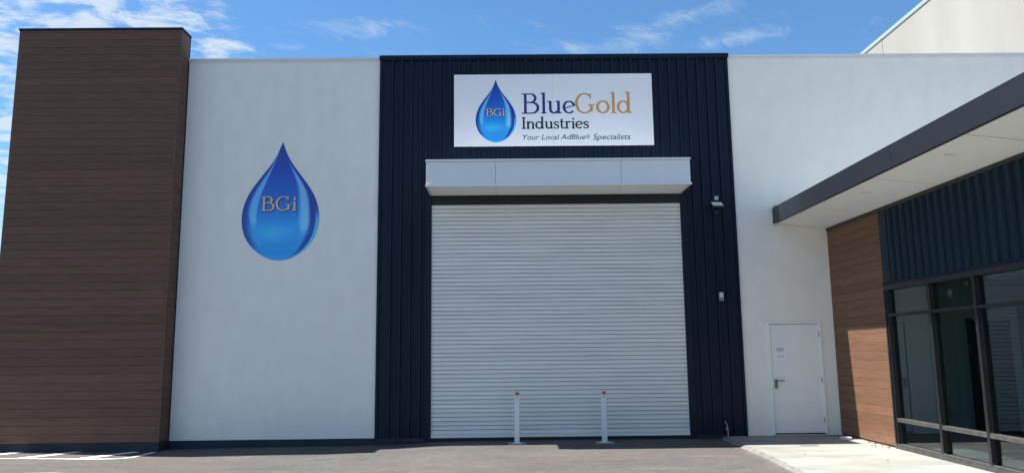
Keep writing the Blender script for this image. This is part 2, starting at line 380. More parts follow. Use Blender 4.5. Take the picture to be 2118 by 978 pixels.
def glyph(ch):
    X = .62
    if ch == 'B': return .95, [ln(.2, 0, .2, 1, T), ln(.02, .972, .3, .972, SF), ln(.02, .028, .3, .028, SF), ln(.2, .972, .47, .972, SF)+arc(.47, .765, .23, .207, 90, -90, T, t_)[1:]+[(.2, .545, t_)], ln(.4, .55, .50, .55, t_)+arc(.52, .287, .31, .262, 90, -90, T, t_)[1:]+[(.2, .026, t_)]]
    if ch == 'l': return .33, [ln(.17, 0, .17, 1.04, T), ln(.03, .026, .31, .026, SF), ln(.03, .985, .17, 1.02, SF)]
    if ch == 'i': return .33, [ln(.17, 0, .17, X, T), ln(.03, .026, .31, .026, SF), ln(.03, X-.035, .17, X-.01, SF), 'dot']
    if ch == 'u': return .76, [ln(.17, X, .17, .2, T)+arc(.36, .2, .19, .17, 180, 330, T, .075)[1:], ln(.58, X, .58, 0, T), ln(.03, X-.035, .17, X-.01, SF), ln(.44, X-.035, .58, X-.01, SF), ln(.58, .03, .74, .045, SF)]
    if ch == 'e': return .68, [arc(.35, .31, .26, .285, 12, 318, T, t_, 30), ln(.10, .255, .60, .385, .05)]
    if ch == 'G': return 1.06, [arc(.50, .5, .42, .475, 48, 335, T*1.05, t_, 36), ln(.84, .09, .84, .42, T), ln(.66, .415, 1.0, .415, SF), ln(.80, .70, .82, .99, SF)]
    if ch == 'o': return .74, [arc(.37, .31, .28, .285, 0, 360, T, t_, 36)]
    if ch == 'd': return .80, [arc(.34, .31, .255, .285, 0, 360, T, t_, 36), ln(.61, 0, .61, 1.05, T), ln(.47, .995, .61, 1.03, SF), ln(.61, .03, .78, .045, SF)]
    if ch == 'I': return .40, [ln(.2, 0, .2, 1, T), ln(.03, .972, .37, .972, SF), ln(.03, .028, .37, .028, SF)]
    if ch == 'n': return .78, [ln(.17, 0, .17, X, T), ln(.03, X-.035, .17, X-.01, SF), ln(.03, .026, .31, .026, SF), [(.17, .42, .05)]+arc(.40, .40, .20, .19, 165, 0, T, .07)+[(.60, 0, T)], ln(.46, .026, .74, .026, SF)]
    if ch == 's': return .52, [smooth_pts([(.43, .43, .05), (.41, .56, .06), (.26, .595, .06), (.11, .53, .085), (.12, .41, .10), (.27, .32, .115), (.42, .22, .105), (.42, .09, .085), (.27, .025, .06), (.10, .06, .06), (.07, .20, .05)])]
    if ch == 't': return .46, [ln(.19, .84, .19, .18, T*.95)+arc(.34, .17, .15, .14, 185, 320, T, .06, 10)[1:], ln(.03, X-.03, .40, X-.03, SF)]
    if ch == 'r': return .56, [ln(.17, 0, .17, X, T), ln(.03, X-.035, .17, X-.01, SF), ln(.03, .026, .33, .026, SF), smooth_pts([(.17, .40, .05), (.26, .54, .07), (.38, .59, .09), (.50, .55, .11)])]
    return .35, []
def letter_mesh(text, x0, z0, cap, y, name, m, parent, width=None, dropdot=False, slope=0, thick=.0, grow=0):
    """words set on a vertical plane facing -Y; every stroke a hair in front of the one before"""
    total = sum(glyph(c)[0] for c in text); sx = cap if width is None else width/total
    b = MB(); cx = 0; lift = 0
    for ch in text:
        adv, strokes = glyph(ch)
        for st in strokes:
            lift += 1; yy = y-.00035*(lift % 6)
            if st == 'dot':
                if dropdot: P = [(cx+.17+.085*math.sin(a)*(math.sin(a/2)), .86+.16*math.cos(a)) for a in [2*math.pi*k/20 for k in range(20)]]
                else: P = [(cx+.17+.085*math.cos(a), .84+.085*math.sin(a)) for a in [2*math.pi*k/18 for k in range(18)]]
                b.poly([(x0+p[0]*sx, yy, z0+p[1]*cap) for p in P][::-1]); continue
            rows = []
            for k, (px, pz, w) in enumerate(st):
                ax, az = st[max(k-1, 0)][:2]; bx, bz = st[min(k+1, len(st)-1)][:2]
                dx, dz = bx-ax, bz-az; l = math.hypot(dx, dz) or 1; nx, nz = -dz/l, dx/l; w += grow
                rows.append(len(b.v)); b.v += [(x0+(cx+px+nx*w/2)*sx, yy, z0+(pz+nz*w/2)*cap), (x0+(cx+px-nx*w/2)*sx, yy, z0+(pz-nz*w/2)*cap)]
            for i, j in zip(rows, rows[1:]): b.f.append((i, i+1, j+1, j))
        cx += adv
    if slope:
        b.v = [(v[0], v[1], v[2]+slope*(v[0]-x0)) for v in b.v]
    me = bpy.data.meshes.new(name); me.from_pydata(b.v, [], b.f); me.update(); me.materials.append(M[m])
    o = bpy.data.objects.new(name, me); COL.objects.link(o); adopt(o, parent); return o
def font_mesh(text, x0, z0, size, y, name, m, parent, width, shear=0, offset=0, big=None):
    c = bpy.data.curves.new(name, 'FONT'); c.body = text; c.size = 1; c.shear = shear; c.offset = offset; c.resolution_u = 4
    o = bpy.data.objects.new(name, c); COL.objects.link(o); bpy.context.view_layer.update()
    me = bpy.data.meshes.new_from_object(o.evaluated_get(bpy.context.evaluated_depsgraph_get())); bpy.data.objects.remove(o); bpy.data.curves.remove(c)
    xs = [v.co.x for v in me.vertices]; lo, hi = min(xs), max(xs); k = width/(hi-lo)
    for v in me.vertices: v.co = Vector((x0+(v.co.x-lo)*k, y, z0+v.co.y*size))
    me.materials.clear(); me.materials.append(M[m]); me.name = name
    o = bpy.data.objects.new(name, me); COL.objects.link(o); adopt(o, parent); return o

# droplet artwork: printed colours computed point by point
HWY = [45, 100, 150, 200, 250, 300, 350, 400, 450, 500, 550, 600, 650, 700, 750, 800, 850, 880, 900, 920, 930, 935, 938]
HWX = [0, 20, 41, 69, 105, 143, 181, 216, 245, 266, 280, 287, 287.5, 280, 264, 237, 196, 160, 130, 91, 61, 38, 0]
def hw(yy):
    for a, b, c, d in zip(HWY, HWY[1:], HWX, HWX[1:]):
        if yy <= b: return c+(d-c)*(yy-a)/(b-a)
    return 0
def lin(c): return tuple((x/255/12.92 if x/255 <= .04045 else ((x/255+.055)/1.055)**2.4) for x in c)
IRR = (.44, .53, .66)
def inkc(c): return tuple(min(.9, a/b) for a, b in zip(lin(c), IRR))
def lerp3(a, b, t): return tuple(x+(y-x)*t for x, y in zip(a, b))
def ss(a, b, x):
    t = max(0, min(1, (x-a)/(b-a))); return t*t*(3-2*t)
VG = [(45, (10, 36, 118)), (150, (8, 42, 138)), (300, (6, 56, 154)), (450, (6, 74, 168)), (560, (8, 92, 182)), (660, (16, 114, 196)), (740, (26, 130, 206)), (800, (22, 122, 200)), (880, (18, 112, 196)), (938, (28, 126, 206))]
def drop_col(x, y):
    """x from -290 to 290 about the axis, y from 45 (tip) to 938 (foot)"""
    h = max(1, hw(y)); s = x/h
    for (a, c), (b, d) in zip(VG, VG[1:]):
        if y <= b: col = lerp3(c, d, (y-a)/(b-a)); break
    # dark rim inside the outline
    rim = ss(.70, .97, abs(s))*ss(930, 780, y)
    if s > 0: rim = max(rim, ss(.66, .80, s)*ss(300, 480, y)*ss(940, 840, y))
    col = lerp3(col, (8, 34, 118), .85*rim)
    # lower bowl ripples
    d = math.hypot(x/1.0, (y-590)/.95)
    for r, w, k in ((185, 20, .40), (222, 11, .45), (252, 15, .45)):
        col = lerp3(col, (20, 100, 185), k*math.exp(-((d-r)/w)**2)*ss(640, 740, y))
    col = lerp3(col, (48, 150, 214), .6*math.exp(-((x+60)/130)**2-((y-735)/60)**2))
    # left crescent highlight
    if 90 < y < 720:
        c = -.84+.11*ss(100, 330, y)+.03*ss(520, 700, y); wv = .04+.075*ss(150, 420, y)*ss(730, 560, y)
        e = ss(c-wv*1.5, c-wv*.4, s)*ss(c+wv*1.05, c+wv*.8, s)*ss(95, 160, y)*ss(725, 640, y)
        col = lerp3(col, (92, 168, 222), .66*e)
    # right broad highlight
    if 120 < y < 770:
        c = .74-.13*ss(280, 600, y)+.02*ss(640, 760, y); wv = .10+.09*ss(250, 480, y)*ss(790, 640, y)
        e = ss(c-wv, c-wv*.2, s)*ss(c+wv, c+wv*.5, s)*ss(125, 330, y)*ss(772, 690, y)
        col = lerp3(col, (112, 174, 224), .68*e)
    # bright edge lower right
    e = ss(.885, .93, s)*ss(520, 660, y)*ss(945, 915, y); col = lerp3(col, (58, 160, 224), .85*e)
    e = ss(.80, .98, abs(s))*ss(780, 880, y); col = lerp3(col, (45, 155, 222), .5*e)
    return col
def droplet(name, cx, zt, zb, wid, y, parent, depth=.006):
    rows, cols = 120, 56; b = MB(); cl = []
    ys = [45+893*(k/rows) for k in range(rows+1)]; sx = wid/575; sz = (zt-zb)/893
    for yy in ys:
        for i in range(cols+1):
            x = hw(yy)*(-1+2*i/cols); b.v.append((cx+x*sx, y, zb+(938-yy)*sz)); cl.append(inkc(drop_col(x, yy)))
    n = cols+1
    for j in range(rows):
        for i in range(cols): b.f.append((j*n+i, (j+1)*n+i, (j+1)*n+i+1, j*n+i+1))
    nf = len(b.v)                                     # thin edge back to the surface
    for i in (0, cols):
        s0 = len(b.v)
        for j in range(rows+1): v = b.v[j*n+i]; b.v.append((v[0], y+depth, v[2])); cl.append(cl[j*n+i])
        for j in range(rows): b.f.append((j*n+i, s0+j, s0+j+1, (j+1)*n+i))
    me = bpy.data.meshes.new(name); me.from_pydata(b.v, [], b.f); me.update()
    ca = me.color_attributes.new('print', 'FLOAT_COLOR', 'POINT')
    for k, c in enumerate(cl): ca.data[k].color = (*c, 1)
    me.materials.append(M['drop']); o = bpy.data.objects.new(name, me); COL.objects.link(o); adopt(o, parent); return o

# ---------------------------------------------------------------- the warehouse front
WX0, NX0, NX1, WX1 = -6.25, -2.44, 4.507, 12.0        # white wall | navy cladding | white wall
TOP = 7.42
wh = thing('warehouse', 'warehouse front of white walls and navy ribbed cladding around a tall roller door', 'warehouse', (1, D, 0))
part(MB().box(WX0-.4, NX0, D, D+.2, .022, TOP-.05), 'rendered_wall', 'white', wh)
part(MB().box(NX1, WX1, D, D+.2, -.12, TOP-.05), 'rendered_wall', 'white', wh)
part(MB().box(WX0-.4, NX0-.002, D+.012, D+.19, -.4, .020), 'plinth', 'plinth', wh)
part(MB().box(NX0, NX1, D+.05, D+.2, -.4, TOP-.06), 'backing_wall', 'darknavy', wh)
for x0, x1 in ((WX0, NX0-.002), (NX1+.002, WX1)):
    part(MB().box(x0, x1, D-.022, D+.22, TOP-.048, TOP).box(x0, x1, D-.010, D-.001, TOP-.090, TOP-.051), 'capping', 'whitemetal', wh)
part(MB().box(NX0-.012, NX1+.018, D-.06, D+.22, TOP-.040, TOP+.022).box(NX0-.006, NX1+.012, D-.052, D-.034, TOP-.070, TOP-.042), 'capping', 'navy', wh)
RX0, RX1, RZ1 = -1.412, 3.443, 4.412                   # roller door opening
JX0, JX1 = -1.505, 3.545
ribx = [-2.19+.19*k for k in range(40)]
def sheet(x0, x1, z0, z1):
    """trapezoidal ribbed steel sheet between x0 and x1"""
    pts = [(x0, D-.004)]
    for r in ribx:
        if r-.03 > x0 and r+.03 < x1: pts += [(r-.025, D-.004), (r-.018, D-.044), (r+.018, D-.044), (r+.025, D-.004)]
        for q in (r+.072, r+.118):                    # two low swages in every pan
            if q-.01 > x0 and q+.01 < x1: pts += [(q-.006, D-.004), (q, D-.0075), (q+.006, D-.004)]
    pts += [(x1, D-.004), (x1, D+.02), (x0, D+.02)]
    part(MB().prism(pts, 'z', z0, z1), 'cladding_sheet', 'navy', wh)
cuts = [-2.395, JX0-.09]; sheet(-2.395, -1.506, .02, TOP-.045)
bx = [JX0+.001+k*.762 for k in range(7)]+[3.544]
bx = [-1.504, -1.335+.0]+[-1.335+.76*k for k in range(1, 7)]+[3.544]
for a, b_ in zip(bx, bx[1:]): sheet(a, b_-.0015, 4.60, TOP-.045)
sheet(3.546, 4.462, .02, TOP-.045)
for x0, x1 in ((NX0, -2.392), (4.460, NX1)):
    part(MB().box(x0, x1, D-.04, D+.03, -.02, TOP-.042), 'corner_trim', 'navy', wh)
for x0, x1 in ((JX0, RX0), (RX1, JX1)):
    part(MB().box(x0, x1, D-.038, D+.05, -.05, 4.598), 'door_jamb', 'navy', wh)
part(MB().box(RX0+.002, RX1-.002, D-.02, D+.06, RZ1+.004, 4.597), 'lintel', 'darknavy', wh)
for x0, x1 in ((NX0, JX0), (JX1, 4.16)):
    part(MB().box(x0+.002, x1-.002, D-.045, D+.03, -.05, .019), 'base_flashing', 'darknavy', wh)
part(MB().box(NX0, 4.16, D-.03, D+.19, -.4, -.051), 'plinth', 'plinth', wh)
# roller door
rd = part(MB().box(RX0, RX1, D+.03, D+.045, .02, RZ1), 'roller_door', 'darknavy', wh)
pitch = (RZ1-.075)/55
sp = [(D+.026, .0005), (D-.001, .0005), (D-.004, .005), (D-.006, .020), (D-.005, .042), (D-.002, .0480), (D+.014, .0485), (D+.014, .0520), (D-.002, .0525), (D-.0045, .056), (D-.0045, .068), (D-.001, .0710), (D+.026, .0715)]
s0 = None
for k in range(55):
    z = .075+k*pitch
    if s0 is None:
        s0 = sub(MB().prism([(p[0], p[1]*pitch/.079) for p in sp], 'x', RX0+.012, RX1-.012), 'slat', 'roller', rd); base = s0.location.copy(); s0.location.z += z
    else: copy_at(s0, rd, (base.x, base.y, base.z+z))
sub(MB().box(RX0+.012, RX1-.012, D-.012, D+.024, .012, .072), 'bottom_bar', 'roller', rd)
sub(MB().box(RX0+.012, RX1-.012, D-.008, D+.02, -.05, .010), 'rubber_seal', 'rubber', rd)
for x0, x1 in ((RX0, RX0+.011), (RX1-.011, RX1)):
    sub(MB().box(x0, x1, D-.030, D+.028, .0, RZ1), 'door_guide', 'darknavy', rd)
# canopy box above the roller door
CX0, CX1, CY, CZ0, CZ1 = -1.42, 3.440, 13.70, 4.578, 5.085
cn = part(MB().box(CX0+.02, CX1-.02, CY+.02, D-.036, CZ0+.03, CZ1-.02), 'door_canopy', 'canopy', wh)
js = [CX0, -.147, 2.165, CX1]
for a, b_ in zip(js, js[1:]):
    sub(MB().box(a+.004, b_-.004, CY, CY+.018, CZ0+.045, CZ1-.045), 'fascia_panel', 'canopy', cn)
    sub(MB().box(a+.03 if a == CX0 else a+.004, b_-.03 if b_ == CX1 else b_-.004, CY+.02, D-.05, CZ0+.006, CZ0+.026), 'soffit_panel', 'soffit', cn)
sub(MB().box(CX0-.012, CX1+.012, CY-.018, D-.037, CZ1-.040, CZ1), 'top_trim', 'canopy', cn)
sub(MB().box(CX0-.015, CX1+.015, CY-.020, CY+.017, CZ0-.004, CZ0+.042), 'bottom_trim', 'canopy', cn)
for x0, x1 in ((CX0-.004, CX0+.016), (CX1-.016, CX1+.004)):
    sub(MB().box(x0, x1, CY+.0185, D-.037, CZ0, CZ1-.042), 'end_panel', 'canopy', cn)
# steel personnel door
dr = part(MB().box(5.034, 5.966, D-.004, D+.03, .03, 2.039), 'door', 'door', wh, bevel=.003)
for b_ in (MB().box(4.990, 5.024, D-.030, D+.02, .0, 2.086), MB().box(5.972, 6.006, D-.030, D+.02, .0, 2.086), MB().box(5.0245, 5.9715, D-.028, D+.02, 2.049, 2.085)):
    sub(b_, 'door_frame', 'doorframe', dr)
sub(MB().box(5.026, 5.970, D-.012, D+.02, .0, .022), 'threshold', 'darknavy', dr)
sub(MB().box(5.0242, 5.0325, D-.0025, D+.02, .023, 2.0485).box(5.0327, 5.9715, D-.0025, D+.02, 2.0405, 2.0485), 'door_gap_shade', 'rubber', dr)  # dark strips standing in for the shade in the gap round the leaf
hd = MB().box(5.070, 5.122, D-.026, D-.005, .845, 1.005)
hd.tube([(5.10, D-.02, .985), (5.10, D-.07, .985), (5.115, D-.078, .985), (5.235, D-.078, .983)], .011)
hd.tube([(5.096, D-.02, .89), (5.096, D-.034, .89)], .014)
sub(hd, 'door_handle', 'steel', dr)
for z in (1.85, .99, .255): sub(MB().tube([(5.970, D-.014, z-.05), (5.970, D-.014, z+.05)], .011), 'hinge', 'steel', dr)
# body of the building behind the front
part(MB().box(WX0-.3, WX1, D+.201, 36, -.1, 6.6), 'building_body', 'roof', wh)

# ---------------------------------------------------------------- timber pillar
PX0, PX1, PY = -9.40, -6.252, 14.20
pil = thing('timber_pillar', 'tall square pillar clad in dark brown horizontal timber boards', 'pillar', (-7.8, PY, 0))
PTOP = 7.885
part(MB().box(PX0+.02, PX1-.02, PY+.022, 14.596, -.3, PTOP-.02), 'pillar_core', 'darknavy', pil)
part(MB().box(PX0-.012, PX1+.014, PY-.014, 14.625, PTOP-.025, PTOP+.02), 'capping', 'navy', pil)
part(MB().box(PX0+.008, PX1-.008, PY+.008, 14.597, -.35, .035), 'plinth', 'plinth', pil)
pp = .1525
def plank_prof(h): return [(.0, .0025), (.0025, .0), (.02, .0), (.02, h), (.0025, h), (.0, h-.0025)]
n = int((PTOP-.03-.04)/pp)
f0 = part(MB().prism([(PY+a, b_) for a, b_ in plank_prof(pp-.0035)], 'x', PX0+.05, PX1-.05), 'plank', 'timberd', pil)
g0 = part(MB().prism([(PX1-a, b_) for a, b_ in plank_prof(pp-.0035)], 'y', PY+.05, 14.596), 'plank', 'timberd', pil)
h0 = part(MB().prism([(PX0+a, b_) for a, b_ in plank_prof(pp-.0035)], 'y', PY+.05, 14.596), 'plank', 'timberd', pil)
for k in range(n+1):
    z = .042+k*pp
    for o in (f0, g0, h0):
        if k == 0: o.location.z = z
        elif k < n: copy_at(o, None, (0, 0, z))
        else:
            top = PTOP-.028-z
            if top > .02:
                c = copy_at(o, None, (0, 0, z)); c.scale.z = top/(pp-.0035)
for x, w in ((PX0, 1), (PX1, -1)):
    part(MB().prism([(x+w*.0, PY+.0), (x+w*.048, PY+.0), (x+w*.048, PY+.02), (x+w*.02, PY+.02), (x+w*.02, PY+.048), (x, PY+.048)], 'z', .036, PTOP-.027), 'corner_trim', 'timberd', pil)
part(MB().box(PX1-.02, PX1+.008, 14.601, 14.615, TOP+.025, PTOP-.026).box(PX1+.0005, PX1+.012, D-.03, D-.004, .03, TOP-.08), 'back_trim', 'navy', pil)

# ---------------------------------------------------------------- the office wing on the right
YW0 = 3.4                      # near end of the wing
ow = thing('office_wing', 'low office wing with deep charcoal edged canopy, timber boards and dark framed windows', 'building', (XW, 9, 0))
wn = int(3.82/.1505)
w0 = part(MB().prism([(XW+a, b_) for a, b_ in plank_prof(.1470)], 'y', 12.545, D-.012), 'plank', 'timberw', ow)
for k in range(26):
    z = .012+k*.1505
    if k == 0: w0.location.z = z
    elif z+.1470 < 3.815: copy_at(w0, None, (0, 0, z))
    else:
        c = copy_at(w0, None, (0, 0, z)); c.scale.z = (3.815-z)/.1470
part(MB().box(XW+.022, XW+.14, 12.50, D-.004, -.1, 3.86), 'wall_core', 'darknavy', ow)
part(MB().box(XW-.012, XW+.02, YW0, D-.005, 3.818, 3.875), 'head_trim', 'black', ow)
# navy cladding over the windows
part(MB().box(XW-.004, XW+.02, 12.30, 12.540, 2.60, 3.816), 'corner_trim', 'wingnavy', ow)
def wsheet(y0, y1):
    pts = [(XW+.004, y0)]
    r = 12.18
    ribs = []
    while r > YW0: ribs.append(r); r -= .2
    for r in sorted(ribs):
        if r-.05 > y0 and r+.05 < y1: pts += [(XW+.004, r-.040), (XW-.032, r-.024), (XW-.032, r+.024), (XW+.004, r+.040)]
    pts += [(XW+.004, y1), (XW+.02, y1), (XW+.02, y0)]
    part(MB().prism(pts, 'z', 2.632, 3.816), 'cladding_sheet', 'wingnavy', ow)
y = 12.298
while y > YW0+.3:
    y1 = max(YW0, y-.8); wsheet(y1+.0015, y); y = y1
part(MB().box(XW-.03, XW+.03, YW0, 12.54, 2.588, 2.630), 'base_flashing', 'navy', ow)
part(MB().box(XW+.022, XW+.14, YW0, 12.498, 2.64, 3.86), 'wall_core', 'darknavy', ow)
# windows: black aluminium frame, panes in three rows
wf = part(MB().box(XW-.02, XW+.11, YW0, 12.535, 2.505, 2.586), 'window', 'black', ow)
WY = [12.535, 11.22, 10.12, 9.02, 7.92, 6.82, 5.72, 4.62, YW0]
sub(MB().box(XW-.03, XW+.12, YW0, 12.535, -.02, .028), 'sill', 'dusty', wf)
sub(MB().box(XW-.012, XW+.11, YW0, 12.535, .030, .062), 'sill', 'dusty', wf)
for k, yy in enumerate(WY):
    a, b_ = (yy-.085, yy) if k == 0 else ((yy, yy+.07) if k == len(WY)-1 else (yy-.03, yy+.03))
    sub(MB().box(XW-.014, XW+.112, a, b_, .064, 2.503), 'mullion', 'black', wf)
sub(MB().box(XW-.03, XW-.016, 12.49, 12.53, .064, 2.503), 'jamb_cover', 'black', wf)
for a, b_ in zip(WY, WY[1:]):
    ya, yb = b_+(.0705 if b_ == YW0 else .0305), a-(.0855 if a == 12.535 else .0305)
    for z0, z1 in ((2.075, 2.122), (.405, .462)):
        sub(MB().box(XW-.010, XW+.108, ya, yb, z0, z1), 'transom', 'dusty' if z0 < 1 else 'black', wf)
    for z0, z1 in ((.0645, .4045), (.4625, 2.0745), (2.1225, 2.5025)):
        sub(MB().box(XW+.052, XW+.058, ya, yb, z0, z1), 'pane', 'glass', wf)
# inside of the office
IX = 12.0
part(MB().box(XW+.125, IX, YW0, D-.14, -.05, -.0), 'floor', 'carpet', ow)
part(MB().box(XW+.141, IX, YW0, D-.14, 2.70, 2.75), 'ceiling', 'ceil', ow)
part(MB().box(XW+.141, IX, D-.14, D-.06, 0, 2.70), 'inner_wall', 'plaster', ow)
part(MB().box(IX-.1, IX, YW0, D-.141, 0, .8).box(IX-.1, IX, YW0, D-.141, 2.45, 2.70).box(IX-.1, IX, YW0, 4.2, .801, 2.449).box(IX-.1, IX, 13.2, D-.141, .801, 2.449).box(IX-.1, IX, 8.5, 8.9, .801, 2.449), 'inner_wall', 'plaster', ow)  # unseen openings left to let more light into the room
part(MB().box(XW+.141, IX-.1, YW0, YW0+.1, 0, 2.70), 'inner_wall', 'plaster', ow)
idr = part(MB().box(8.72, 8.82, D-.20, D-.145, .0, 2.10).box(8.83, 9.55, D-.155, D-.145, .0, 2.06), 'inner_door', 'black', ow)
sub(MB().tube([(8.79, D-.21, .95), (8.79, D-.27, .95), (8.79, D-.27, 1.35), (8.79, D-.21, 1.35)], .014), 'pull_handle', 'steel', idr)
part(MB().box(9.72, 11.3, D-.17, D-.145, .85, 2.35), 'inner_window', 'black', ow)
part(MB().box(8.0, 8.08, 13.2, 13.8, 2.62, 2.70), 'ceiling_light', 'diffuser', ow)
part(MB().box(XW+.02, 12.2, YW0-.02, D-.02, 4.02, 4.14), 'roof', 'roof', ow)
part(MB().box(XW+.022, XW+.14, YW0-.02, YW0, 0, 3.86).box(XW+.14, IX, YW0-.1, YW0-.001, -.1, 4.0), 'end_wall', 'white', ow)
part(MB().box(IX+.002, IX+.12, YW0, D-.02, -.1, .8).box(IX+.002, IX+.12, YW0, D-.02, 2.45, 4.0).box(IX+.002, IX+.12, YW0, 4.2, .801, 2.449).box(IX+.002, IX+.12, 13.2, D-.02, .801, 2.449).box(IX+.002, IX+.12, 8.5, 8.9, .801, 2.449), 'back_wall', 'white', ow)
for y0, y1 in ((4.2, 8.5), (8.9, 13.2)):  # unseen windows added so sky light brightens the office inside
    bw = part(MB().box(IX-.05, IX+.05, y0, y1, .801, .86).box(IX-.05, IX+.05, y0, y1, 2.39, 2.449).box(IX-.05, IX+.05, y0, y0+.06, .861, 2.389).box(IX-.05, IX+.05, y1-.06, y1, .861, 2.389), 'added_window', 'black', ow)
    sub(MB().box(IX-.003, IX+.003, y0+.061, y1-.061, .861, 2.389), 'pane', 'glass', bw)
# canopy of the wing
CXo = 5.229
cf = part(MB().box(CXo+.012, CXo+.05, YW0, D-.006, 4.005, 4.27), 'canopy', 'fascia', ow)
for y0, y1 in ((9.985, D-.006), (YW0, 9.980)):
    sub(MB().prism([(CXo, 3.992), (CXo+.09, 3.992), (CXo+.09, 4.000), (CXo+.008, 4.000), (CXo+.008, 4.281), (CXo+.06, 4.281), (CXo+.06, 4.288), (CXo, 4.288)], 'y', y0, y1), 'fascia', 'fascia', cf)
sub(MB().box(CXo-.004, CXo+.008, YW0, D-.006, 3.972, 3.9915), 'drip_edge', 'darknavy', cf)
sub(MB().box(CXo+.051, XW+.02, YW0, D-.006, 4.10, 4.24), 'canopy_roof', 'roof', cf)
jy = [D-.007, 12.96, 10.71, 8.46, 6.21, 3.96, YW0]
for a, b_ in zip(jy, jy[1:]):
    sub(MB().prism([(CXo+.091, 3.984), (XW-.004, 3.880), (XW-.004, 3.900), (CXo+.091, 4.004)], 'y', b_+.010, a-.010), 'soffit_panel', 'soffit', cf)
sub(MB().prism([(CXo+.10, 4.006), (XW+.0, 3.905), (XW+.0, 4.0), (CXo+.10, 4.05)], 'y', YW0, D-.008), 'soffit_backing', 'black', cf)
def sofz(x): return 3.984-(x-CXo-.091)*(.104/(XW-.004-CXo-.091))
for yy in (11.53, 9.26, 7.0):
    x = 5.60; ring = MB(); pts = []
    for rr, dz in ((.075, -.0), (.072, -.006), (.055, -.006), (.050, .002)):
        pts.append([(x+rr*math.cos(2*math.pi*q/24), yy+rr*math.sin(2*math.pi*q/24)) for q in range(24)])
    for (a, dz), (b_, ez) in zip(zip(pts, (0, -.006, -.006, -.0015)), list(zip(pts, (0, -.006, -.006, -.0015)))[1:]):
        i = len(ring.v); ring.v += [(p[0], p[1], sofz(p[0])+dz) for p in a]+[(p[0], p[1], sofz(p[0])+ez) for p in b_]
        ring.f += [(i+q, i+(q+1) % 24, i+24+(q+1) % 24, i+24+q) for q in range(24)]
    ring.poly([(p[0], p[1], sofz(p[0])-.0015) for p in pts[-1]])
    sub(ring, 'downlight', 'diffuser', cf)
part(MB().tube([(5.262, D-.02, 4.289), (5.262, D-.02, 4.325), (5.345, D-.02, 4.325), (5.345, D-.02, 4.289)], .006), 'roof_bracket', 'black', ow)

# ---------------------------------------------------------------- taller building behind
tb = thing('tall_building', 'tall cream precast building with pale capping rising behind the white wall', 'building', (16, 24, 0))
TX = 12.3; k_ = TX/8.0
ztop = CAMZ+(8.06-CAMZ)*k_
for y0, y1 in ((15.3, 15.22*k_-.012), (15.22*k_+.012, 31.5), (31.524, 40)):
    part(MB().box(TX, TX+.2, y0, y1, 0, ztop-.10), 'wall_panel', 'precast', tb)
part(MB().box(TX+.1, 24, 15.3, 40, 0, ztop-.3), 'building_body', 'precast', tb)
part(MB().box(TX-.03, TX+.25, 15.28, 40.02, ztop-.099, ztop+.01), 'capping', 'capwhite', tb)

# ---------------------------------------------------------------- signs
dz = thing('drop_emblem', 'large blue water drop emblem lettered BGi on the left white wall', 'emblem', (-4.326, D-.008, 3.353))
droplet('drop', -4.326, 5.695, 3.353, 1.493, D-.008, dz)
letter_mesh('BGi', -4.712+.012, 4.322-.012, .285, D-.0105, 'letters_shadow', 'brown', dz, .70, True, grow=.03)
letter_mesh('BGi', -4.712, 4.322, .285, D-.0135, 'letters', 'beige', dz, .70, True)
SY = D-.05
sg = thing('shop_sign', 'wide white sign board reading BlueGold Industries above the roller door', 'sign', (1, SY, 5.56))
part(MB().box(-.965, .988, SY, SY+.012, 5.560, 7.030), 'sign_panel', 'signwhite', sg)
part(MB().box(.990, 2.966, SY, SY+.012, 5.560, 7.030), 'sign_panel', 'signwhite', sg)
droplet('drop', -.140, 6.918, 5.640, .80, SY-.003, sg, .002)
letter_mesh('BGi', -.338+.006, 6.172-.006, .155, SY-.0045, 'letters_shadow', 'brown', sg, .375, True, grow=.03)
letter_mesh('BGi', -.338, 6.172, .155, SY-.0075, 'letters', 'beige', sg, .375, True)
letter_mesh('Blue', .365, 6.216, .415, SY-.002, 'lettering', 'blueink', sg, 1.075)
letter_mesh('Gold', 1.425, 6.213, .415, SY-.002, 'lettering', 'goldink', sg, 1.135)
letter_mesh('Industries', .362, 5.910, .232, SY-.002, 'lettering', 'navyink', sg, 1.335, grow=.03)
font_mesh('Your Local AdBlue', .384, 5.688, .148, SY-.002, 'lettering', 'greyink', sg, 1.235, .22, .004)
font_mesh('®', 1.632, 5.700, .118, SY-.002, 'lettering', 'greyink', sg, .078, .1, .0)
font_mesh('Specialists', 1.765, 5.679, .163, SY-.002, 'lettering', 'greyink', sg, .745, .22, .006)
for x, z in ((-.93, 5.6), (-.93, 6.99), (2.93, 5.6), (2.93, 6.99), (.95, 5.6), (1.03, 6.99)):
    pass
# printed notice on the door
nt_ = thing('paper_notice', 'small white printed paper notice taped to the white door', 'notice', (5.21, D-.006, 1.36))
part(MB().box(5.116, 5.316, D-.0065, D-.0050, 1.345, 1.632), 'sheet', 'paper', nt_)
txt = MB()
for r, (a, b_) in enumerate(((.03, .17), (.02, .18), (.025, .175), (.03, .17), (.07, .13))):
    x = 5.116+a
    while x < 5.116+b_:
        w = random.uniform(.008, .022); txt.box(x, min(x+w, 5.116+b_), D-.0072, D-.0066, 1.588-r*.0185, 1.597-r*.0185); x += w+.005
for r, (a, b_) in enumerate(((.03, .17), (.05, .155))):
    x = 5.116+a
    while x < 5.116+b_:
        w = random.uniform(.008, .022); txt.box(x, min(x+w, 5.116+b_), D-.0072, D-.0066, 1.442-r*.0185, 1.450-r*.0185); x += w+.005
part(txt, 'printed_lines', 'print', nt_)

